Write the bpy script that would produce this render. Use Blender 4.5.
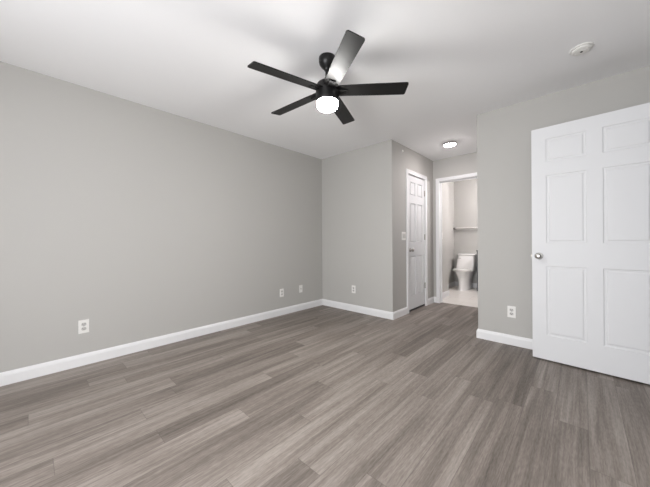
import bpy, bmesh, math, random
from mathutils import Vector, Matrix

for o in list(bpy.data.objects):
    bpy.data.objects.remove(o, do_unlink=True)
S = bpy.context.scene
C = S.collection
PI = math.pi
random.seed(4)

# ------------------------------------------------------------------ camera
H = 2.44                      # ceiling height
F_PX, V0, YAW, ROLL, CAM_Z = 275.3252, 240.8856, 0.7516, -0.0066, 1.0716
fw = Vector((-math.sin(YAW), math.cos(YAW), 0))
rt0 = Vector((math.cos(YAW), math.sin(YAW), 0))
up0 = rt0.cross(fw)
rt = rt0 * math.cos(ROLL) + up0 * math.sin(ROLL)
up = up0 * math.cos(ROLL) - rt0 * math.sin(ROLL)
cd = bpy.data.cameras.new('camera')
cam = bpy.data.objects.new('camera', cd)
C.objects.link(cam)
M = Matrix((rt, up, -fw)).transposed().to_4x4()
M.translation = (0, 0, CAM_Z)
cam.matrix_world = M
cd.sensor_fit = 'HORIZONTAL'
cd.sensor_width = 36
cd.lens = F_PX / 650 * 36
cd.shift_y = -(243.5 - V0) / 650
cd.clip_start = 0.02
S.camera = cam

# ------------------------------------------------------------------ world, daylight, exposure
W = bpy.data.worlds.new('sky')
S.world = W
W.use_nodes = True
wn = W.node_tree.nodes
bg = wn['Background']
bg.inputs['Color'].default_value = (0.75, 0.85, 1.0, 1)
bg.inputs['Strength'].default_value = 1.0

WIN = (-1.75, 0.25, 0.35, 1.95)      # unseen window in the back wall, placed and sized for its light: x0, x1, z0, z1
YB = -1.35                             # back wall, room face


def area(name, loc, rot, sx, sy, power, col):
    l = bpy.data.lights.new(name, 'AREA')
    l.shape = 'RECTANGLE'
    l.size, l.size_y = sx, sy
    l.energy = power
    l.color = col
    o = bpy.data.objects.new(name, l)
    C.objects.link(o)
    o.location = loc
    o.rotation_euler = rot
    return o


# area lamp added as daylight just outside the unseen window, shining into the room (+Y)
area('added_daylight', ((WIN[0] + WIN[1]) / 2, YB - 0.16, (WIN[2] + WIN[3]) / 2), (PI / 2, 0, 0),
     WIN[1] - WIN[0] - 0.1, WIN[3] - WIN[2] - 0.1, 112, (0.97, 0.97, 1.0))

FAN_W = 245.0       # radiance of the glowing bowls and discs
HALL_W = 98.0
BATH_W = 118.0

vs = S.view_settings
vs.view_transform = 'Standard'
vs.look = 'None'
vs.exposure = 0.235
vs.gamma = 1.0
vs.use_curve_mapping = False

# ------------------------------------------------------------------ materials


def mat(name, col, rough=0.5, metal=0.0, bump=0.0, bscale=200.0, var=0.0, spec=0.5):
    m = bpy.data.materials.new(name)
    m.use_nodes = True
    nt = m.node_tree
    b = nt.nodes['Principled BSDF']
    b.inputs['Base Color'].default_value = (*col, 1)
    b.inputs['Roughness'].default_value = rough
    b.inputs['Metallic'].default_value = metal
    b.inputs['Specular IOR Level'].default_value = spec
    tc = nt.nodes.new('ShaderNodeTexCoord')
    nz = nt.nodes.new('ShaderNodeTexNoise')
    nz.inputs['Scale'].default_value = bscale
    nz.inputs['Detail'].default_value = 3
    nt.links.new(tc.outputs['Object'], nz.inputs['Vector'])
    if bump:
        bp = nt.nodes.new('ShaderNodeBump')
        bp.inputs['Strength'].default_value = bump
        bp.inputs['Distance'].default_value = 0.001
        nt.links.new(nz.outputs['Fac'], bp.inputs['Height'])
        nt.links.new(bp.outputs['Normal'], b.inputs['Normal'])
    if var:
        mr = nt.nodes.new('ShaderNodeMapRange')
        mr.inputs['To Min'].default_value = 1 - var
        mr.inputs['To Max'].default_value = 1 + var
        nt.links.new(nz.outputs['Fac'], mr.inputs['Value'])
        mx = nt.nodes.new('ShaderNodeVectorMath')
        mx.operation = 'SCALE'
        mx.inputs[0].default_value = col
        nt.links.new(mr.outputs['Result'], mx.inputs['Scale'])
        nt.links.new(mx.outputs['Vector'], b.inputs['Base Color'])
    return m


class NT:
    """small helper for node graphs"""
    def __init__(s, m):
        s.nt = m.node_tree

    def n(s, t, **kw):
        x = s.nt.nodes.new(t)
        for k, v in kw.items():
            setattr(x, k, v)
        return x

    def link(s, a, b):
        s.nt.links.new(a, b)

    def math(s, op, a, b=None, c=None):
        x = s.n('ShaderNodeMath', operation=op)
        for i, v in enumerate((a, b, c)):
            if v is None:
                continue
            if isinstance(v, (int, float)):
                x.inputs[i].default_value = v
            else:
                s.link(v, x.inputs[i])
        return x.outputs[0]


def emis(name, col, strength, side=1.0):
    """lit diffuser; side = glow of its flanks relative to the downward face (the lamp board inside faces down)"""
    m = bpy.data.materials.new(name)
    m.use_nodes = True
    b = m.node_tree.nodes['Principled BSDF']
    b.inputs['Base Color'].default_value = (0.9, 0.9, 0.9, 1)
    b.inputs['Emission Color'].default_value = (*col, 1)
    b.inputs['Emission Strength'].default_value = strength
    m.cycles.emission_sampling = 'FRONT'
    if side < 1.0:
        g = NT(m)
        ge = g.n('ShaderNodeNewGeometry')
        sp = g.n('ShaderNodeSeparateXYZ')
        g.link(ge.outputs['Normal'], sp.inputs[0])
        q = g.n('ShaderNodeMapRange')
        q.inputs['From Min'].default_value = 0.0
        q.inputs['From Max'].default_value = -1.0
        q.inputs['To Min'].default_value = strength * side
        q.inputs['To Max'].default_value = strength
        g.link(sp.outputs['Z'], q.inputs['Value'])
        g.link(q.outputs[0], b.inputs['Emission Strength'])
    return m


def thin_glass():
    m = bpy.data.materials.new('window_glass')
    m.use_nodes = True
    nt = m.node_tree
    out = nt.nodes['Material Output']
    tr = nt.nodes.new('ShaderNodeBsdfTransparent')
    gl = nt.nodes.new('ShaderNodeBsdfGlossy')
    gl.inputs['Roughness'].default_value = 0.02
    mx = nt.nodes.new('ShaderNodeMixShader')
    mx.inputs[0].default_value = 0.06
    nt.links.new(tr.outputs[0], mx.inputs[1])
    nt.links.new(gl.outputs[0], mx.inputs[2])
    nt.links.new(mx.outputs[0], out.inputs['Surface'])
    return m


def plank_floor():
    m = bpy.data.materials.new('grey_oak_vinyl_plank')
    m.use_nodes = True
    g = NT(m)
    b = m.node_tree.nodes['Principled BSDF']
    tc = g.n('ShaderNodeTexCoord')
    sp = g.n('ShaderNodeSeparateXYZ')
    g.link(tc.outputs['Object'], sp.inputs[0])
    PW, PL = 0.150, 1.22
    xr = g.math('DIVIDE', g.math('ADD', sp.outputs['X'], 10.03), PW)
    row = g.math('FLOOR', xr)
    fx = g.math('FRACT', xr)
    wr = g.n('ShaderNodeTexWhiteNoise', noise_dimensions='1D')
    g.link(row, wr.inputs['W'])
    yr = g.math('ADD', g.math('DIVIDE', g.math('ADD', sp.outputs['Y'], 10.0), PL), wr.outputs['Value'])
    seg = g.math('FLOOR', yr)
    fy = g.math('FRACT', yr)
    cb = g.n('ShaderNodeCombineXYZ')
    g.link(row, cb.inputs[0]); g.link(seg, cb.inputs[1])
    wp = g.n('ShaderNodeTexWhiteNoise', noise_dimensions='2D')
    g.link(cb.outputs[0], wp.inputs['Vector'])
    wsp = g.n('ShaderNodeSeparateColor')
    g.link(wp.outputs['Color'], wsp.inputs[0])
    # grain stretched along the plank, shifted per plank
    gx = g.math('ADD', g.math('MULTIPLY', sp.outputs['X'], 1.0), g.math('MULTIPLY', wsp.outputs[0], 37.0))
    gy = g.math('ADD', sp.outputs['Y'], g.math('MULTIPLY', wsp.outputs[1], 53.0))

    def grain(sx, sy, scale, detail, dist):
        c = g.n('ShaderNodeCombineXYZ')
        g.link(g.math('MULTIPLY', gx, sx), c.inputs[0])
        g.link(g.math('MULTIPLY', gy, sy), c.inputs[1])
        t = g.n('ShaderNodeTexNoise')
        t.inputs['Scale'].default_value = scale
        t.inputs['Detail'].default_value = detail
        t.inputs['Distortion'].default_value = dist
        g.link(c.outputs[0], t.inputs['Vector'])
        return t.outputs['Fac']
    broad = grain(6.0, 0.45, 1.5, 2, 0.6)
    band = grain(20.0, 0.6, 1.5, 3, 0.5)
    fine = grain(75.0, 2.6, 1.5, 5, 0.3)
    pores = grain(120.0, 16.0, 1.5, 3, 0.4)

    def sharp(v, lo, hi):
        q = g.n('ShaderNodeMapRange', interpolation_type='SMOOTHSTEP')
        q.inputs['From Min'].default_value = lo
        q.inputs['From Max'].default_value = hi
        g.link(v, q.inputs['Value'])
        return q.outputs[0]
    # tone = per plank shade + long streaks + fine grain
    tone = g.math('ADD', g.math('MULTIPLY', wsp.outputs[2], 0.25),
                  g.math('ADD', g.math('MULTIPLY', sharp(band, 0.33, 0.68), 0.21),
                         g.math('ADD', g.math('MULTIPLY', sharp(broad, 0.32, 0.68), 0.24),
                                g.math('ADD', g.math('MULTIPLY', sharp(fine, 0.30, 0.70), 0.18), g.math('MULTIPLY', sharp(pores, 0.30, 0.70), 0.16)))))
    mr = g.n('ShaderNodeMapRange')
    mr.inputs['From Min'].default_value = 0.10
    mr.inputs['From Max'].default_value = 0.94
    g.link(tone, mr.inputs['Value'])
    cr = g.n('ShaderNodeValToRGB')
    e = cr.color_ramp.elements
    e[0].position = 0.0; e[0].color = (0.088, 0.073, 0.062, 1)
    e[1].position = 1.0; e[1].color = (0.370, 0.328, 0.292, 1)
    k = e.new(0.45); k.color = (0.203, 0.173, 0.151, 1)
    g.link(mr.outputs[0], cr.inputs[0])
    # joints between planks
    ex = g.math('MINIMUM', fx, g.math('SUBTRACT', 1.0, fx))
    ey = g.math('MINIMUM', fy, g.math('SUBTRACT', 1.0, fy))
    jx = g.math('LESS_THAN', ex, 0.0075)
    jy = g.math('LESS_THAN', ey, 0.0010)
    j = g.math('MAXIMUM', jx, jy)
    mx = g.n('ShaderNodeMix', data_type='RGBA')
    g.link(g.math('MULTIPLY', j, 0.45), mx.inputs[0])
    g.link(cr.outputs[0], mx.inputs[6])
    mx.inputs[7].default_value = (0.05, 0.042, 0.038, 1)
    g.link(mx.outputs[2], b.inputs['Base Color'])
    ro = g.math('ADD', 0.40, g.math('MULTIPLY', fine, 0.14))
    g.link(ro, b.inputs['Roughness'])
    b.inputs['Specular IOR Level'].default_value = 0.32
    bp = g.n('ShaderNodeBump')
    bp.inputs['Strength'].default_value = 0.25
    bp.inputs['Distance'].default_value = 0.0015
    g.link(g.math('SUBTRACT', fine, j), bp.inputs['Height'])
    g.link(bp.outputs[0], b.inputs['Normal'])
    return m


def tile_floor():
    m = bpy.data.materials.new('cream_floor_tile')
    m.use_nodes = True
    g = NT(m)
    b = m.node_tree.nodes['Principled BSDF']
    tc = g.n('ShaderNodeTexCoord')
    br = g.n('ShaderNodeTexBrick')
    br.offset = 0.5
    br.inputs['Color1'].default_value = (0.74, 0.71, 0.67, 1)
    br.inputs['Color2'].default_value = (0.70, 0.67, 0.63, 1)
    br.inputs['Mortar'].default_value = (0.60, 0.56, 0.52, 1)
    br.inputs['Scale'].default_value = 1.0
    br.inputs['Brick Width'].default_value = 0.6
    br.inputs['Row Height'].default_value = 0.3
    br.inputs['Mortar Size'].default_value = 0.004
    g.link(tc.outputs['Object'], br.inputs['Vector'])
    g.link(br.outputs['Color'], b.inputs['Base Color'])
    b.inputs['Roughness'].default_value = 0.3
    return m


PAINT = mat('warm_grey_wall_paint', (0.458, 0.449, 0.426), 0.65, bump=0.08, bscale=350, spec=0.3)
CEIL = mat('white_ceiling_paint', (0.89, 0.89, 0.89), 0.8, bump=0.1, bscale=300, spec=0.2)
TRIM = mat('white_semigloss_trim', (0.76, 0.76, 0.762), 0.45, bump=0.03, bscale=60)
DOORM = mat('white_door_paint', (0.68, 0.685, 0.692), 0.58, bump=0.04, bscale=120)
FLOOR = plank_floor()
TILE = tile_floor()
BLACK = mat('black_fan_finish', (0.007, 0.0068, 0.0068), 0.36, spec=0.3, bump=0.05, bscale=90)
BLADE = mat('black_wood_blade', (0.008, 0.0076, 0.0076), 0.42, spec=0.28, bump=0.1, bscale=60, var=0.15)
NICKEL = mat('satin_nickel', (0.50, 0.49, 0.47), 0.28, metal=1.0, bump=0.02)
BAR = mat('satin_grey_bar', (0.50, 0.48, 0.46), 0.4, bump=0.02)
POST = mat('dark_bar_post', (0.16, 0.15, 0.14), 0.4, bump=0.02)
RIM = mat('grey_lamp_rim', (0.30, 0.29, 0.28), 0.8, spec=0.1)
HINGE = mat('aged_nickel_hinge', (0.36, 0.34, 0.31), 0.38, metal=1.0, bump=0.02)
PLATE = mat('white_plastic_plate', (0.78, 0.77, 0.74), 0.4, bump=0.02)
SOCK = mat('white_plastic_socket', (0.52, 0.51, 0.485), 0.45, bump=0.02)
DARKSLOT = mat('dark_slot', (0.03, 0.03, 0.03), 0.6, bump=0.02)
PORC = mat('white_porcelain', (0.82, 0.81, 0.79), 0.12, bump=0.01, bscale=20)
SEATM = mat('white_toilet_seat', (0.78, 0.76, 0.73), 0.25, bump=0.01, bscale=20)
NAVY = mat('dark_cabinet_paint', (0.035, 0.040, 0.050), 0.45, bump=0.05)
STONE = mat('dark_counter', (0.06, 0.06, 0.065), 0.3, bump=0.02, var=0.1, bscale=30)
GLASS = thin_glass()
GLOBE = emis('lit_frosted_bowl', (1.0, 0.985, 0.955), FAN_W, 0.36)
HALLM = emis('lit_hall_diffuser', (1.0, 0.925, 0.93), HALL_W)
BATHM = emis('lit_vanity_shade', (1.0, 0.945, 0.965), BATH_W)

# ------------------------------------------------------------------ mesh helpers


def obj(name, bm, m, parent=None, smooth=False, bevel=0.0, loc=None):
    bmesh.ops.remove_doubles(bm, verts=bm.verts, dist=1e-6)
    bmesh.ops.recalc_face_normals(bm, faces=bm.faces)
    me = bpy.data.meshes.new(name)
    bm.to_mesh(me)
    bm.free()
    me.materials.append(m)
    if smooth:
        for p in me.polygons:
            p.use_smooth = True
    o = bpy.data.objects.new(name, me)
    C.objects.link(o)
    if parent:
        o.parent = parent
    if loc:
        o.location = loc
    if bevel:
        md = o.modifiers.new('bevel', 'BEVEL')
        md.width = bevel
        md.segments = 2
        md.limit_method = 'ANGLE'
    if smooth:
        md = o.modifiers.new('split', 'EDGE_SPLIT')
        md.split_angle = math.radians(40)
    return o


def tag(o, label, cat, group=None, kind=None):
    o['label'] = label
    o['category'] = cat
    if group:
        o['group'] = group
    if kind:
        o['kind'] = kind
    return o


def thing(name, loc, label, cat, rotz=0.0, group=None, kind=None):
    o = bpy.data.objects.new(name, None)
    o.empty_display_size = 0.1
    C.objects.link(o)
    o.location = loc
    o.rotation_euler = (0, 0, rotz)
    return tag(o, label, cat, group, kind)


def box(bm, x0, x1, y0, y1, z0, z1):
    vs_ = [bm.verts.new((x, y, z)) for z in (z0, z1) for y in (y0, y1) for x in (x0, x1)]
    for f in ((0, 1, 3, 2), (4, 6, 7, 5), (0, 4, 5, 1), (2, 3, 7, 6), (0, 2, 6, 4), (1, 5, 7, 3)):
        bm.faces.new([vs_[i] for i in f])


def boxes(*bb):
    bm = bmesh.new()
    for b in bb:
        t = bmesh.new()
        box(t, *b)
        me = bpy.data.meshes.new('t')
        t.to_mesh(me); t.free()
        bm.from_mesh(me)
        bpy.data.meshes.remove(me)
    return bm


def lathe(prof, n=48, axis='Z'):
    """prof: list of (radius, height) revolved about an axis"""
    bm = bmesh.new()
    rings = []
    for r, h in prof:
        ring = []
        for i in range(n):
            a = 2 * PI * i / n
            c, s = r * math.cos(a), r * math.sin(a)
            p = {'Z': (c, s, h), 'Y': (c, h, s), 'X': (h, c, s)}[axis]
            ring.append(bm.verts.new(p))
        rings.append(ring)
    for a, b in zip(rings, rings[1:]):
        for i in range(n):
            j = (i + 1) % n
            bm.faces.new((a[i], a[j], b[j], b[i]))
    for ring in (rings[0], rings[-1]):
        try:
            bm.faces.new(ring)
        except ValueError:
            pass
    return bm


def loft(sections, closed=True):
    """sections: list of equal-length point loops"""
    bm = bmesh.new()
    rings = [[bm.verts.new(p) for p in s] for s in sections]
    n = len(rings[0])
    for a, b in zip(rings, rings[1:]):
        for i in range(n):
            j = (i + 1) % n
            bm.faces.new((a[i], a[j], b[j], b[i]))
    bm.faces.new(rings[0]); bm.faces.new(rings[-1])
    return bm


def struct(name, bm, m, label, cat, bevel=0.0):
    return tag(obj(name, bm, m, bevel=bevel), label, cat, kind='structure')


# ------------------------------------------------------------------ plan of the flat
XL, YC, XC, YH, XR = -3.194, 3.346, -1.880, 4.753, -0.838
XE = 0.53                      # right wall of the bedroom (behind the open door's hinge)
T = 0.11
BX0, BX1, BY1 = -2.20, -0.60, 6.80     # bathroom
BY0 = YH + T
BD0, BD1, BDH = -1.772, -1.072, 2.062  # bathroom doorway
CD0, CD1, CDH = 3.812, 4.412, 2.062    # closet doorway (along Y)
RD0, RD1 = 2.235, 3.065                # bedroom doorway in the right wall (along Y)

struct('floor', boxes((XL - T, 1.75, YB - T, YH + 0.075, -0.06, 0)), FLOOR,
       'grey brown wood plank floor running the length of the bedroom', 'floor')
struct('floor_bathroom', boxes((BX0 - T, BX1 + T, YH + 0.075, BY1 + T, -0.06, 0.002)), TILE,
       'cream tile floor of the bathroom beyond the doorway', 'floor')
struct('ceiling', boxes((XL - T, 1.75, YB - T, BY1 + T, H, H + 0.1)), CEIL,
       'flat white ceiling over the bedroom and hall', 'ceiling')
struct('wall_left', boxes((XL - T, XL, YB - T, YH + T, 0, H)), PAINT,
       'long warm grey wall on the left with two outlets and a cable plate', 'wall')
struct('wall_closet_front', boxes((XL, XC - T, YC, YC + T, 0, H), (XC - T, XC, YC, YC + T, 0, H)), PAINT,
       'grey closet wall facing the room between left wall and hall', 'wall')
struct('wall_closet_side', boxes((XC - T, XC, YC + T, CD0 - 0.02, 0, H), (XC - T, XC, CD1 + 0.02, YH, 0, H),
                                 (XC - T, XC, CD0 - 0.02, CD1 + 0.02, CDH + 0.02, H)), PAINT,
       'grey hall wall on the left holding the narrow closet door', 'wall')
struct('wall_hall_end', boxes((XL, BD0 - 0.02, YH, YH + T, 0, H), (BD1 + 0.02, XE + T, YH, YH + T, 0, H),
                              (BD0 - 0.02, BD1 + 0.02, YH, YH + T, BDH + 0.02, H)), PAINT,
       'grey wall at the end of the hall with the bathroom doorway', 'wall')
struct('wall_facing', boxes((XR, XE + T, YC, YC + T, 0, H), (XR, XR + T, YC + T, YH, 0, H)), PAINT,
       'grey wall behind the open white door right of the hall', 'wall')
struct('wall_right', boxes((XE, XE + T, YB - T, RD0 - 0.02, 0, H), (XE, XE + T, RD1 + 0.02, YC, 0, H),
                           (XE, XE + T, RD0 - 0.02, RD1 + 0.02, 2.085, H)), PAINT,
       'grey wall on the right with the bedroom entrance', 'wall')
struct('wall_back', boxes((XL, WIN[0], YB - T, YB, 0, H), (WIN[1], XE, YB - T, YB, 0, H),
                          (WIN[0], WIN[1], YB - T, YB, 0, WIN[2]), (WIN[0], WIN[1], YB - T, YB, WIN[3], H)), PAINT,
       'grey wall behind the viewpoint with the window', 'wall')
struct('wall_entry', boxes((1.64, 1.75, YB - T, YH + T, 0, H), (XE + T, 1.64, YB - T, YB, 0, H),
                           (XE + T, 1.64, YH, YH + T, 0, H)), PAINT,
       'grey passage wall outside the bedroom entrance', 'wall')
struct('wall_bathroom_left', boxes((BX0 - T, BX0, BY0, BY1 + T, 0, H)), PAINT,
       'narrow strip of bathroom wall left of the toilet', 'wall')
PX, PY = -1.895, 5.52        # partition just inside the bathroom door
struct('wall_bathroom_partition', boxes((BX0, PX, BY0, PY, 0, H)), PAINT,
       'short bathroom wall just inside the doorway, left side', 'wall')
struct('wall_bathroom_back', boxes((BX0, BX1 + T, BY1, BY1 + T, 0, H)), PAINT,
       'bathroom wall behind the toilet with the towel bar', 'wall')
struct('wall_bathroom_right', boxes((BX1, BX1 + T, BY0, BY1, 0, H)), PAINT,
       'bathroom wall on the right carrying the vanity light', 'wall')

# unseen window in the back wall, added as a daylight source
wx0, wx1, wz0, wz1 = WIN
wroot = tag(obj('unseen_window', boxes((wx0, wx0 + 0.05, YB - 0.10, YB - 0.02, wz0, wz1), (wx1 - 0.05, wx1, YB - 0.10, YB - 0.02, wz0, wz1),
                              (wx0 + 0.05, wx1 - 0.05, YB - 0.10, YB - 0.02, wz0, wz0 + 0.05),
                              (wx0 + 0.05, wx1 - 0.05, YB - 0.10, YB - 0.02, wz1 - 0.05, wz1),
                              ((wx0 + wx1) / 2 - 0.025, (wx0 + wx1) / 2 + 0.025, YB - 0.10, YB - 0.02, wz0 + 0.05, wz1 - 0.05)), TRIM),
            'unseen white two pane window added in the back wall for daylight', 'window', kind='structure')
xm = (wx0 + wx1) / 2
for a, b in ((wx0 + 0.05, xm - 0.025), (xm + 0.025, wx1 - 0.05)):
    obj('pane', boxes((a, b, YB - 0.062, YB - 0.058, wz0 + 0.05, wz1 - 0.05)), GLASS, wroot)

# ------------------------------------------------------------------ baseboards
BBP = [(0, 0), (0.0145, 0), (0.0145, 0.072), (0.012, 0.080), (0.0105, 0.086), (0.006, 0.096), (0, 0.099)]


def baseboard(name, A, B, n, ma, mb, label, z=0.0):
    """run from A to B on the wall face, n points into the room; ma/mb = -1 inside mitre, +1 outside mitre, 0 square"""
    A, B, n = Vector(A), Vector(B), Vector(n)
    d = (B - A).normalized()
    s1 = [(*(A + n * t - d * (ma * t)), h + z) for t, h in BBP]
    s2 = [(*(B + n * t + d * (mb * t)), h + z) for t, h in BBP]
    return struct(name, loft([s1, s2]), TRIM, label, 'baseboard')


CW = 0.058
baseboard('baseboard_left', (XL, YB), (XL, YC), (1, 0), -1, -1, 'long white baseboard along the left wall')
baseboard('baseboard_closet_front', (XL, YC), (XC, YC), (0, -1), -1, 1, 'white baseboard under the closet wall facing the room')
baseboard('baseboard_closet_side', (XC, YC), (XC, CD0 - CW), (1, 0), 1, 0, 'short white baseboard left of the closet door')
baseboard('baseboard_hall_left', (XC, CD1 + CW), (XC, YH), (1, 0), 0, -1, 'tiny white baseboard between closet door and hall end')
baseboard('baseboard_hall_end', (XC, YH), (BD0 - CW, YH), (0, -1), -1, 0, 'tiny white baseboard left of the bathroom doorway')
baseboard('baseboard_hall_right', (XR, YH), (XR, YC), (-1, 0), -1, 1, 'white baseboard of the hidden right side of the hall')
baseboard('baseboard_facing', (XR, YC), (XE, YC), (0, -1), 1, -1, 'white baseboard running behind the open door')
baseboard('baseboard_right', (XE, RD0 - 0.08), (XE, YB), (-1, 0), 0, -1, 'white baseboard along the right wall')
baseboard('baseboard_back', (XE, YB), (XL, YB), (0, 1), -1, -1, 'white baseboard along the back wall')
baseboard('baseboard_bathroom_partition', (PX, BY0), (PX, PY), (1, 0), 0, 1, 'white bathroom baseboard just inside the doorway', 0.002)
baseboard('baseboard_bathroom_left', (BX0, PY), (BX0, BY1), (1, 0), -1, -1, 'white bathroom baseboard left of the toilet', 0.002)
baseboard('baseboard_bathroom_back', (BX0, BY1), (BX1, BY1), (0, -1), -1, -1, 'white bathroom baseboard behind the toilet', 0.002)

# ------------------------------------------------------------------ door casings and jambs


def casing(o, u, n, w, h, name, label, depth, jamb_only_depth=None):
    """casing round an opening: o = lower start corner on the wall face, u = along the wall, n = out of the wall"""
    o, u, n = Vector(o), Vector(u), Vector(n)
    zz = Vector((0, 0, 1))
    prof = [(0, 0), (0, 0.011), (0.008, 0.015), (0.044, 0.018), (CW, 0.014), (CW, 0)]   # (outward, proud)
    bm = bmesh.new()
    secs = []
    for (x, z, dx, dz) in ((0, 0, -1, 0), (0, h, -1, 1), (w, h, 1, 1), (w, 0, 1, 0)):
        secs.append([o + u * (x + dx * t) + zz * (z + dz * t) + n * p for t, p in prof])
    rings = [[bm.verts.new(p) for p in s] for s in secs]
    m_ = len(prof)
    for a, b in zip(rings, rings[1:]):
        for i in range(m_):
            j = (i + 1) % m_
            bm.faces.new((a[i], a[j], b[j], b[i]))
    bm.faces.new(rings[0]); bm.faces.new(rings[-1])
    c = struct(name, bm, TRIM, label, 'door casing')
    # jamb boards lining the opening, and the stop bead
    jt = 0.02

    def brick(bm, x0, x1, d0, d1, z0, z1):
        vv = []
        for z in (z0, z1):
            for d in (d0, d1):
                for x in (x0, x1):
                    vv.append(bm.verts.new(o + u * x - n * d + zz * z))
        for f in ((0, 1, 3, 2), (4, 6, 7, 5), (0, 4, 5, 1), (2, 3, 7, 6), (0, 2, 6, 4), (1, 5, 7, 3)):
            bm.faces.new([vv[i] for i in f])
    jb = bmesh.new()
    brick(jb, -jt, 0, 0, depth, 0, h + jt)
    brick(jb, w, w + jt, 0, depth, 0, h + jt)
    brick(jb, 0, w, 0, depth, h, h + jt)
    s0, s1 = jamb_only_depth or (0.05, 0.062)
    brick(jb, 0, 0.011, s0, s1, 0, h - 0.011)
    brick(jb, w - 0.011, w, s0, s1, 0, h - 0.011)
    brick(jb, 0, w, s0, s1, h - 0.011, h)
    obj('door_jamb', jb, TRIM, c)
    return c


casing((XC, CD0, 0), (0, 1, 0), (1, 0, 0), CD1 - CD0, CDH, 'trim_1', 'white casing round the narrow closet door', T, (0.044, 0.06))
casing((BD0, YH, 0), (1, 0, 0), (0, -1, 0), BD1 - BD0, BDH, 'trim_2', 'white casing round the bathroom doorway', T, (0.055, 0.068))
casing((XE, RD0, 0), (0, 1, 0), (-1, 0, 0), RD1 - RD0, 2.066, 'trim_3', 'white casing round the bedroom entrance', T, (0.05, 0.062))

# ------------------------------------------------------------------ six panel doors


def panel_door(name, w, h, stile, mull, rows, loc, rotz, label, thick=0.035, deep=1.0):
    """leaf: x 0..w from the latch side, y 0..thick (y = 0 faces the viewer), z 0..h"""
    bm = bmesh.new()
    pw = (w - 2 * stile - mull) / 2
    xs = [0, stile, stile + pw, stile + pw + mull, w - stile, w]
    zs = [0]
    for a, b in rows:
        zs += [a, b]
    zs.append(h)
    rings_ = ((0, 0), (0.005, 0.0048), (0.019, 0.0054), (0.025, 0.0016), (0.030, 0.0010), (0.040, 0.0010))
    for side in (0, 1):
        def P(x, z, d):
            d *= deep
            return bm.verts.new((x, d if side == 0 else thick - d, z))
        for i in range(5):
            for k in range(len(zs) - 1):
                x0, x1, z0, z1 = xs[i], xs[i + 1], zs[k], zs[k + 1]
                if i in (1, 3) and k % 2 == 1:
                    prev = None
                    sc = min(1.0, pw / 0.2)
                    for ins, dp in rings_:
                        q = ins * sc
                        cur = [P(x0 + q, z0 + q, dp), P(x1 - q, z0 + q, dp), P(x1 - q, z1 - q, dp), P(x0 + q, z1 - q, dp)]
                        if prev:
                            for a in range(4):
                                b = (a + 1) % 4
                                bm.faces.new((prev[a], prev[b], cur[b], cur[a]))
                        prev = cur
                    bm.faces.new(prev)
                else:
                    bm.faces.new((P(x0, z0, 0), P(x1, z0, 0), P(x1, z1, 0), P(x0, z1, 0)))
    for k in range(len(zs) - 1):
        for x in (0, w):
            bm.faces.new([bm.verts.new(p) for p in ((x, 0, zs[k]), (x, thick, zs[k]), (x, thick, zs[k + 1]), (x, 0, zs[k + 1]))])
    for i in range(5):
        for z in (0, h):
            bm.faces.new([bm.verts.new(p) for p in ((xs[i], 0, z), (xs[i + 1], 0, z), (xs[i + 1], thick, z), (xs[i], thick, z))])
    o = obj(name, bm, DOORM, loc=loc)
    o.rotation_euler = (0, 0, rotz)
    tag(o, label, 'door', kind='structure')
    return o


def knob(door, x, z, thick, sides=(1,), m=NICKEL):
    for s in sides:      # s = 1: on the y = 0 face, -1: on the far face
        y0 = 0 if s == 1 else thick
        pr = [(0.0300, 0), (0.0300, 0.003), (0.027, 0.008), (0.015, 0.011), (0.011, 0.018), (0.012, 0.028), (0.019, 0.034),
              (0.0245, 0.041), (0.0255, 0.048), (0.022, 0.055), (0.013, 0.059), (0.001, 0.060)]
        bm = lathe([(r, y0 - s * h) for r, h in pr], 32, 'Y')
        bmesh.ops.translate(bm, verts=bm.verts, vec=(x, 0, z))
        obj('door_knob', bm, m, door, smooth=True)


# bedroom door, open, standing in front of the facing wall
ROWS = [(0.215, 0.825), (1.025, 1.62), (1.735, 1.94)]
DTH = -0.0547
d1 = panel_door('door_1', 0.815, 2.044, 0.101, 0.093, ROWS, (-0.3334, 3.1026, 0.014), DTH,
                'large white six panel door standing open in front of the right hand wall')
knob(d1, 0.051, 0.911, 0.035, (1, -1))
obj('latch_plate', boxes((-0.0015, 0.001, 0.005, 0.030, 0.883, 0.939), (-0.011, -0.0015, 0.011, 0.024, 0.899, 0.923)), HINGE, d1, bevel=0.001)

# closet door, shut; its leaf runs along +Y in the hall wall
# local x -> world +Y, local y=0 face -> world +X
d2 = panel_door('door_2', CD1 - CD0 - 0.008, 2.012, 0.085, 0.075, ROWS[:0] + [(0.205, 0.80), (1.00, 1.60), (1.715, 1.92)],
                (XC - 0.006, CD0 + 0.004, 0.034), PI / 2, 'narrow white six panel closet door shut in the hall wall', deep=2.6)
knob(d2, 0.070, 0.893, 0.035, (1,), HINGE)
obj('gap_shade', boxes((0.002, CD1 - CD0 - 0.010, 0.003, 0.032, -0.030, 0.0)), DARKSLOT, d2)['label'] = 'black strip standing in for the shade of the gap below'  # dark strip fills the gap under the leaf, painting in its shade


def hinge(door, x, z, y=-0.004):
    bm = lathe([(0.0001, -0.048), (0.006, -0.046), (0.006, 0.046), (0.0001, 0.048)], 12)
    bmesh.ops.translate(bm, verts=bm.verts, vec=(x, y, z))
    t = boxes((x - 0.022, x - 0.001, y + 0.001, y + 0.0045, z - 0.044, z + 0.044))
    me = bpy.data.meshes.new('t'); t.to_mesh(me); t.free()
    bm.from_mesh(me); bpy.data.meshes.remove(me)
    obj('hinge', bm, HINGE, door)


for z in (0.30, 1.09, 1.80):
    hinge(d2, CD1 - CD0 - 0.004, z)

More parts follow.
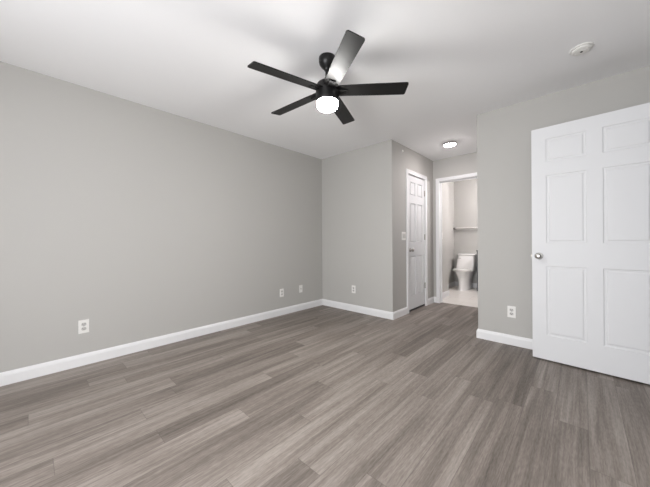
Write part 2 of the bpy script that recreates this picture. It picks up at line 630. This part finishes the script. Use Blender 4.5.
# ------------------------------------------------------------------ ceiling fan
FX, FY = -1.3866, 1.5207
fan = thing('ceiling_fan', (FX, FY, H), 'black five blade ceiling fan with a lit white bowl light', 'ceiling fan')
obj('canopy', lathe([(0.0610, 0), (0.0625, -0.005), (0.0625, -0.030), (0.058, -0.048), (0.047, -0.066), (0.034, -0.080), (0.024, -0.089), (0.021, -0.096), (0.0005, -0.096)]),
    BLACK, fan, smooth=True)
obj('downrod', lathe([(0.0145, -0.090), (0.0145, -0.150), (0.021, -0.153), (0.024, -0.170), (0.034, -0.190)], 24), BLACK, fan, smooth=True)
obj('motor_housing', lathe([(0.0005, -0.178), (0.034, -0.180), (0.062, -0.188), (0.078, -0.200), (0.085, -0.216), (0.087, -0.242), (0.087, -0.268),
                            (0.0865, -0.300), (0.0855, -0.326), (0.082, -0.333), (0.0005, -0.333)]), BLACK, fan, smooth=True)
obj('light_globe', lathe([(0.0005, -0.331), (0.0790, -0.333), (0.0815, -0.341), (0.0800, -0.356), (0.075, -0.369), (0.064, -0.381), (0.046, -0.391), (0.024, -0.397), (0.0005, -0.399)]),
    GLOBE, fan, smooth=True)['label'] = 'glowing frosted white bowl'
ZB = 2.191 - H
PITCH = math.radians(-12.5)


def blade_bm():
    """along +X; slightly wider at the tip, slanted end with rounded corners"""
    out = []
    r0, r1 = 0.070, 0.585
    w0, w1 = 0.050, 0.0580
    top = [(r0, w0), (0.30, 0.060)]
    # outline going round: trailing edge then tip then leading edge
    pts = [(r0, -w0), (0.30, -0.0555)]
    cr = 0.014

    def corner(cx, cy, a0, a1):
        for i in range(6):
            a = a0 + (a1 - a0) * i / 5
            pts.append((cx + cr * math.cos(a), cy + cr * math.sin(a)))
    corner(r1 + 0.003 - cr, -w1 + cr, -PI / 2, 0.05)
    corner(r1 - 0.003 - cr, w1 - cr, 0.05, PI / 2)
    pts += [(0.30, 0.0555), (r0, w0)]
    th = 0.0035
    a = [(x, y, -th) for x, y in pts]
    b = [(x, y, th) for x, y in pts]
    return loft([a, b])


PH = 0.70064
for k in range(5):
    a = PH + k * 2 * PI / 5
    R = Matrix.Rotation(a, 4, 'Z') @ Matrix.Rotation(PITCH, 4, 'X')
    b = obj('blade', blade_bm(), BLADE, fan)
    b.matrix_local = Matrix.Translation((0, 0, ZB)) @ R
    br = boxes((0.075, 0.150, -0.020, 0.020, -0.0095, -0.0035), (0.075, 0.150, -0.020, -0.014, -0.014, -0.0095),
               (0.075, 0.150, 0.014, 0.020, -0.014, -0.0095), (0.144, 0.150, -0.014, 0.014, -0.014, -0.0095))
    obj('blade_bracket', br, BLACK, b, bevel=0.001)

# ------------------------------------------------------------------ smoke detector, hall light
sd = thing('smoke_detector', (0.002, 2.707, H), 'round white smoke detector on the ceiling above the open door', 'smoke detector', math.radians(20))
obj('base_plate', lathe([(0.066, 0), (0.066, -0.005), (0.064, -0.007), (0.0005, -0.007)]), PLATE, sd, smooth=True)
obj('sensor_body', lathe([(0.051, -0.007), (0.051, -0.010), (0.056, -0.012), (0.055, -0.016), (0.049, -0.020), (0.040, -0.0215), (0.039, -0.0205), (0.030, -0.0205), (0.028, -0.0225), (0.0005, -0.0235)]),
    PLATE, sd, smooth=True)
obj('test_button', lathe([(0.008, -0.023), (0.008, -0.0255), (0.006, -0.0265), (0.0005, -0.0265)], 20), DARKSLOT, sd, smooth=True)['label'] = 'dark grille dot in the middle'

hl = thing('hall_ceiling_light', (-1.358, 4.040, H), 'small lit flush round light on the hall ceiling by the bathroom doorway', 'ceiling light')
obj('light_rim', lathe([(0.080, 0), (0.083, -0.003), (0.083, -0.027), (0.080, -0.030), (0.0005, -0.030)]), RIM, hl, smooth=True)
obj('diffuser', lathe([(0.0005, -0.029), (0.0770, -0.030), (0.0740, -0.0335), (0.067, -0.037), (0.056, -0.040), (0.040, -0.0425), (0.020, -0.044), (0.0005, -0.0445)]), HALLM, hl, smooth=True)['label'] = 'glowing white disc'

# ------------------------------------------------------------------ outlets, plates, switch


def plate_root(name, pos, n, label, cat, group=None):
    """n: wall normal; local frame: x along wall, y out of the wall toward the room is -Y local"""
    rz = {(1, 0): PI / 2, (0, -1): 0.0}[n]
    return thing(name, pos, label, cat, rz, group)


def duplex(pos, n, label):
    t = plate_root('wall_outlet', pos, n, label, 'outlet')
    obj('cover_plate', boxes((-0.036, 0.036, -0.0055, 0, -0.0585, 0.0585)), PLATE, t, bevel=0.0025)
    for s in (-1, 1):
        z = s * 0.0195
        pts = []
        for i in range(28):
            a = 2 * PI * i / 28
            pts.append((0.0172 * math.cos(a), max(-0.0135, min(0.0135, 0.0172 * math.sin(a)))))
        f = obj('socket', loft([[(x, -0.0055, z + y) for x, y in pts], [(x, -0.0085, z + y) for x, y in pts]]), SOCK, t)
        obj('slot', boxes((-0.0085, -0.0055, -0.0090, -0.0083, z - 0.002, z + 0.0085), (0.0055, 0.0085, -0.0090, -0.0083, z - 0.001, z + 0.0075),
                          (-0.0027, 0.0027, -0.0090, -0.0083, z - 0.0105, z - 0.0055)), DARKSLOT, f)
    obj('screw', lathe([(0.003, -0.0055), (0.003, -0.0066), (0.0002, -0.0068)], 12, 'Y'), NICKEL, t)
    return t


duplex((XL, 0.316, 0.337), (1, 0), 'white duplex outlet low on the left wall, nearest the viewer')
duplex((XL, 2.488, 0.322), (1, 0), 'white duplex outlet low on the left wall, farther one beside the cable plate')
duplex((-2.537, YC, 0.335), (0, -1), 'white duplex outlet low on the closet wall facing the room')
duplex((-0.530, YC, 0.336), (0, -1), 'white duplex outlet low on the wall between hall and open door')

cp = plate_root('cable_plate', (XL, 2.858, 0.332), (1, 0), 'small white cable plate on the left wall next to the far corner', 'wall plate')
obj('cover_plate', boxes((-0.034, 0.034, -0.0055, 0, -0.0575, 0.0575)), PLATE, cp, bevel=0.0025)
obj('cable_jack', lathe([(0.0075, -0.0055), (0.0075, -0.008), (0.0048, -0.008), (0.0048, -0.016), (0.001, -0.016)], 16, 'Y'), HINGE, cp)

sw = plate_root('light_switch', (XC, 3.668, 1.135), (1, 0), 'white double light switch on the hall wall beside the closet door', 'light switch')
obj('cover_plate', boxes((-0.058, 0.058, -0.0055, 0, -0.0585, 0.0585)), PLATE, sw, bevel=0.0025)
for x in (-0.023, 0.023):
    bm = loft([[(x - 0.0165, -0.0055, -0.0335), (x + 0.0165, -0.0055, -0.0335), (x + 0.0165, -0.0055, 0.0335), (x - 0.0165, -0.0055, 0.0335)],
               [(x - 0.016, -0.0110, -0.033), (x + 0.016, -0.0110, -0.033), (x + 0.016, -0.0068, 0.033), (x - 0.016, -0.0068, 0.033)]])
    obj('rocker', bm, SOCK, sw, bevel=0.001)

bsw = plate_root('light_switch', (PX, 5.17, 1.150), (1, 0), 'faint white light switch inside the bathroom doorway', 'light switch')
obj('cover_plate', boxes((-0.036, 0.036, -0.0055, 0, -0.0585, 0.0585)), PLATE, bsw, bevel=0.0025)
obj('rocker', boxes((-0.0165, 0.0165, -0.009, -0.0055, -0.0335, 0.0335)), SOCK, bsw, bevel=0.001)
wc = tag(obj('small_sensor', lathe([(0.017, 0), (0.017, 0.006), (0.013, 0.011), (0.006, 0.013), (0.0003, 0.0135)], 24, 'X'), PLATE, smooth=True, loc=(XC, 3.655, 2.355)),
         'tiny round white sensor high on the hall wall near the ceiling', 'sensor')

# ------------------------------------------------------------------ bathroom: toilet, towel bar, cabinet, vanity light
TX, TYB = -1.892, BY1
toi = thing('toilet', (TX, TYB, 0.002), 'white toilet against the bathroom back wall seen through the doorway', 'toilet', math.radians(0))


def rrect(w, y0, y1, z, r=0.03, n=5):
    pts = []
    hw = w / 2
    for cx, cy, a0 in ((hw - r, y1 - r, 0), (-hw + r, y1 - r, PI / 2), (-hw + r, y0 + r, PI), (hw - r, y0 + r, 1.5 * PI)):
        for i in range(n):
            a = a0 + PI / 2 * i / (n - 1)
            pts.append((cx + r * math.cos(a), cy + r * math.sin(a), z))
    return pts


def oval(w, yb, yf, z, n=32):
    """egg outline; front (yf) is negative y"""
    pts = []
    yc = yb - (w / 2) * 0.95
    for i in range(n):
        a = 2 * PI * i / n
        s, c = math.sin(a), math.cos(a)
        x = w / 2 * c
        y = yc + (yb - yc) * (abs(s) ** 0.8) if s >= 0 else yc - (yc - yf) * (abs(s) ** 1.0)
        pts.append((x, y, z))
    return pts


obj('tank', loft([rrect(0.345, -0.315, -0.03, 0.395), rrect(0.36, -0.305, -0.02, 0.43), rrect(0.35, -0.250, -0.012, 0.58), rrect(0.335, -0.195, -0.010, 0.725)]), PORC, toi, smooth=True)
obj('tank_lid', loft([rrect(0.352, -0.205, -0.004, 0.725), rrect(0.360, -0.210, -0.003, 0.735), rrect(0.356, -0.208, -0.003, 0.752), rrect(0.340, -0.196, -0.010, 0.760)]), PORC, toi, smooth=True)
obj('bowl', loft([oval(0.235, -0.08, -0.60, 0.0), oval(0.228, -0.08, -0.59, 0.02), oval(0.222, -0.09, -0.58, 0.10), oval(0.232, -0.10, -0.585, 0.20),
                  oval(0.275, -0.08, -0.615, 0.29), oval(0.325, -0.06, -0.655, 0.36), oval(0.345, -0.05, -0.68, 0.395), oval(0.335, -0.05, -0.675, 0.402)]), PORC, toi, smooth=True)
st = obj('seat', loft([oval(0.330, -0.325, -0.665, 0.402), oval(0.350, -0.325, -0.685, 0.407), oval(0.350, -0.325, -0.685, 0.420), oval(0.340, -0.325, -0.680, 0.424)]), SEATM, toi, smooth=True)
obj('seat_lid', loft([oval(0.330, -0.325, -0.670, 0.427), oval(0.348, -0.325, -0.685, 0.431), oval(0.344, -0.325, -0.682, 0.442), oval(0.310, -0.335, -0.655, 0.448)]), SEATM, toi, smooth=True)
for x in (-0.07, 0.07):
    obj('seat_hinge', boxes((x - 0.02, x + 0.02, -0.345, -0.312, 0.424, 0.446)), SEATM, toi, bevel=0.004)
obj('flush_lever', boxes((-0.160, -0.085, -0.252, -0.242, 0.655, 0.672), (-0.155, -0.140, -0.244, -0.205, 0.656, 0.671)), NICKEL, toi, bevel=0.003)

tb = thing('towel_bar', (BX0, BY1, 1.338), 'long grey towel bar on the bathroom wall above the toilet', 'towel bar')
for x in (0.034, 0.700):
    bm = lathe([(0.032, 0), (0.032, -0.008), (0.016, -0.014), (0.015, -0.044), (0.026, -0.050), (0.030, -0.066), (0.026, -0.082), (0.0005, -0.090)], 24, 'Y')
    bmesh.ops.translate(bm, verts=bm.verts, vec=(x, 0, 0))
    obj('post', bm, POST, tb, smooth=True)
bm = lathe([(0.0005, 0.045), (0.018, 0.045), (0.018, 0.700), (0.0005, 0.700)], 16, 'X')
bmesh.ops.translate(bm, verts=bm.verts, vec=(0, -0.066, 0))
obj('bar', bm, BAR, tb, smooth=True)

cab = thing('bathroom_cabinet', (-1.612, 6.36, 0.002), 'dark low bathroom cabinet edge just right of the toilet', 'cabinet')
obj('carcass', boxes((0.0, 0.58, 0.0, BY1 - 6.3605, 0.0, 0.83)), NAVY, cab, bevel=0.003)
obj('counter', boxes((-0.008, 0.60, -0.012, BY1 - 6.3605, 0.83, 0.855)), STONE, cab, bevel=0.003)
dr = obj('cabinet_door', boxes((0.03, 0.55, -0.018, 0.0, 0.10, 0.80)), NAVY, cab, bevel=0.003)
obj('handle', boxes((0.50, 0.512, -0.045, -0.033, 0.55, 0.68), (0.50, 0.512, -0.036, -0.018, 0.555, 0.567), (0.50, 0.512, -0.036, -0.018, 0.663, 0.675)), NICKEL, dr, bevel=0.002)

vl = thing('vanity_light', (BX1, 6.02, 2.02), 'three lamp vanity light on the hidden right wall of the bathroom', 'wall light')
obj('back_plate', boxes((-0.02, 0, -0.32, 0.32, -0.04, 0.04)), NICKEL, vl, bevel=0.004)
for y in (-0.23, 0, 0.23):
    bm = lathe([(0.0005, -0.075), (0.035, -0.07), (0.052, -0.04), (0.055, 0.0), (0.048, 0.04), (0.022, 0.065), (0.0005, 0.066)], 24)
    bmesh.ops.translate(bm, verts=bm.verts, vec=(-0.085, y, -0.03))
    obj('lamp_shade', bm, BATHM, vl, smooth=True)
    obj('lamp_arm', boxes((-0.085, -0.02, y - 0.01, y + 0.01, 0.0, 0.018)), NICKEL, vl)
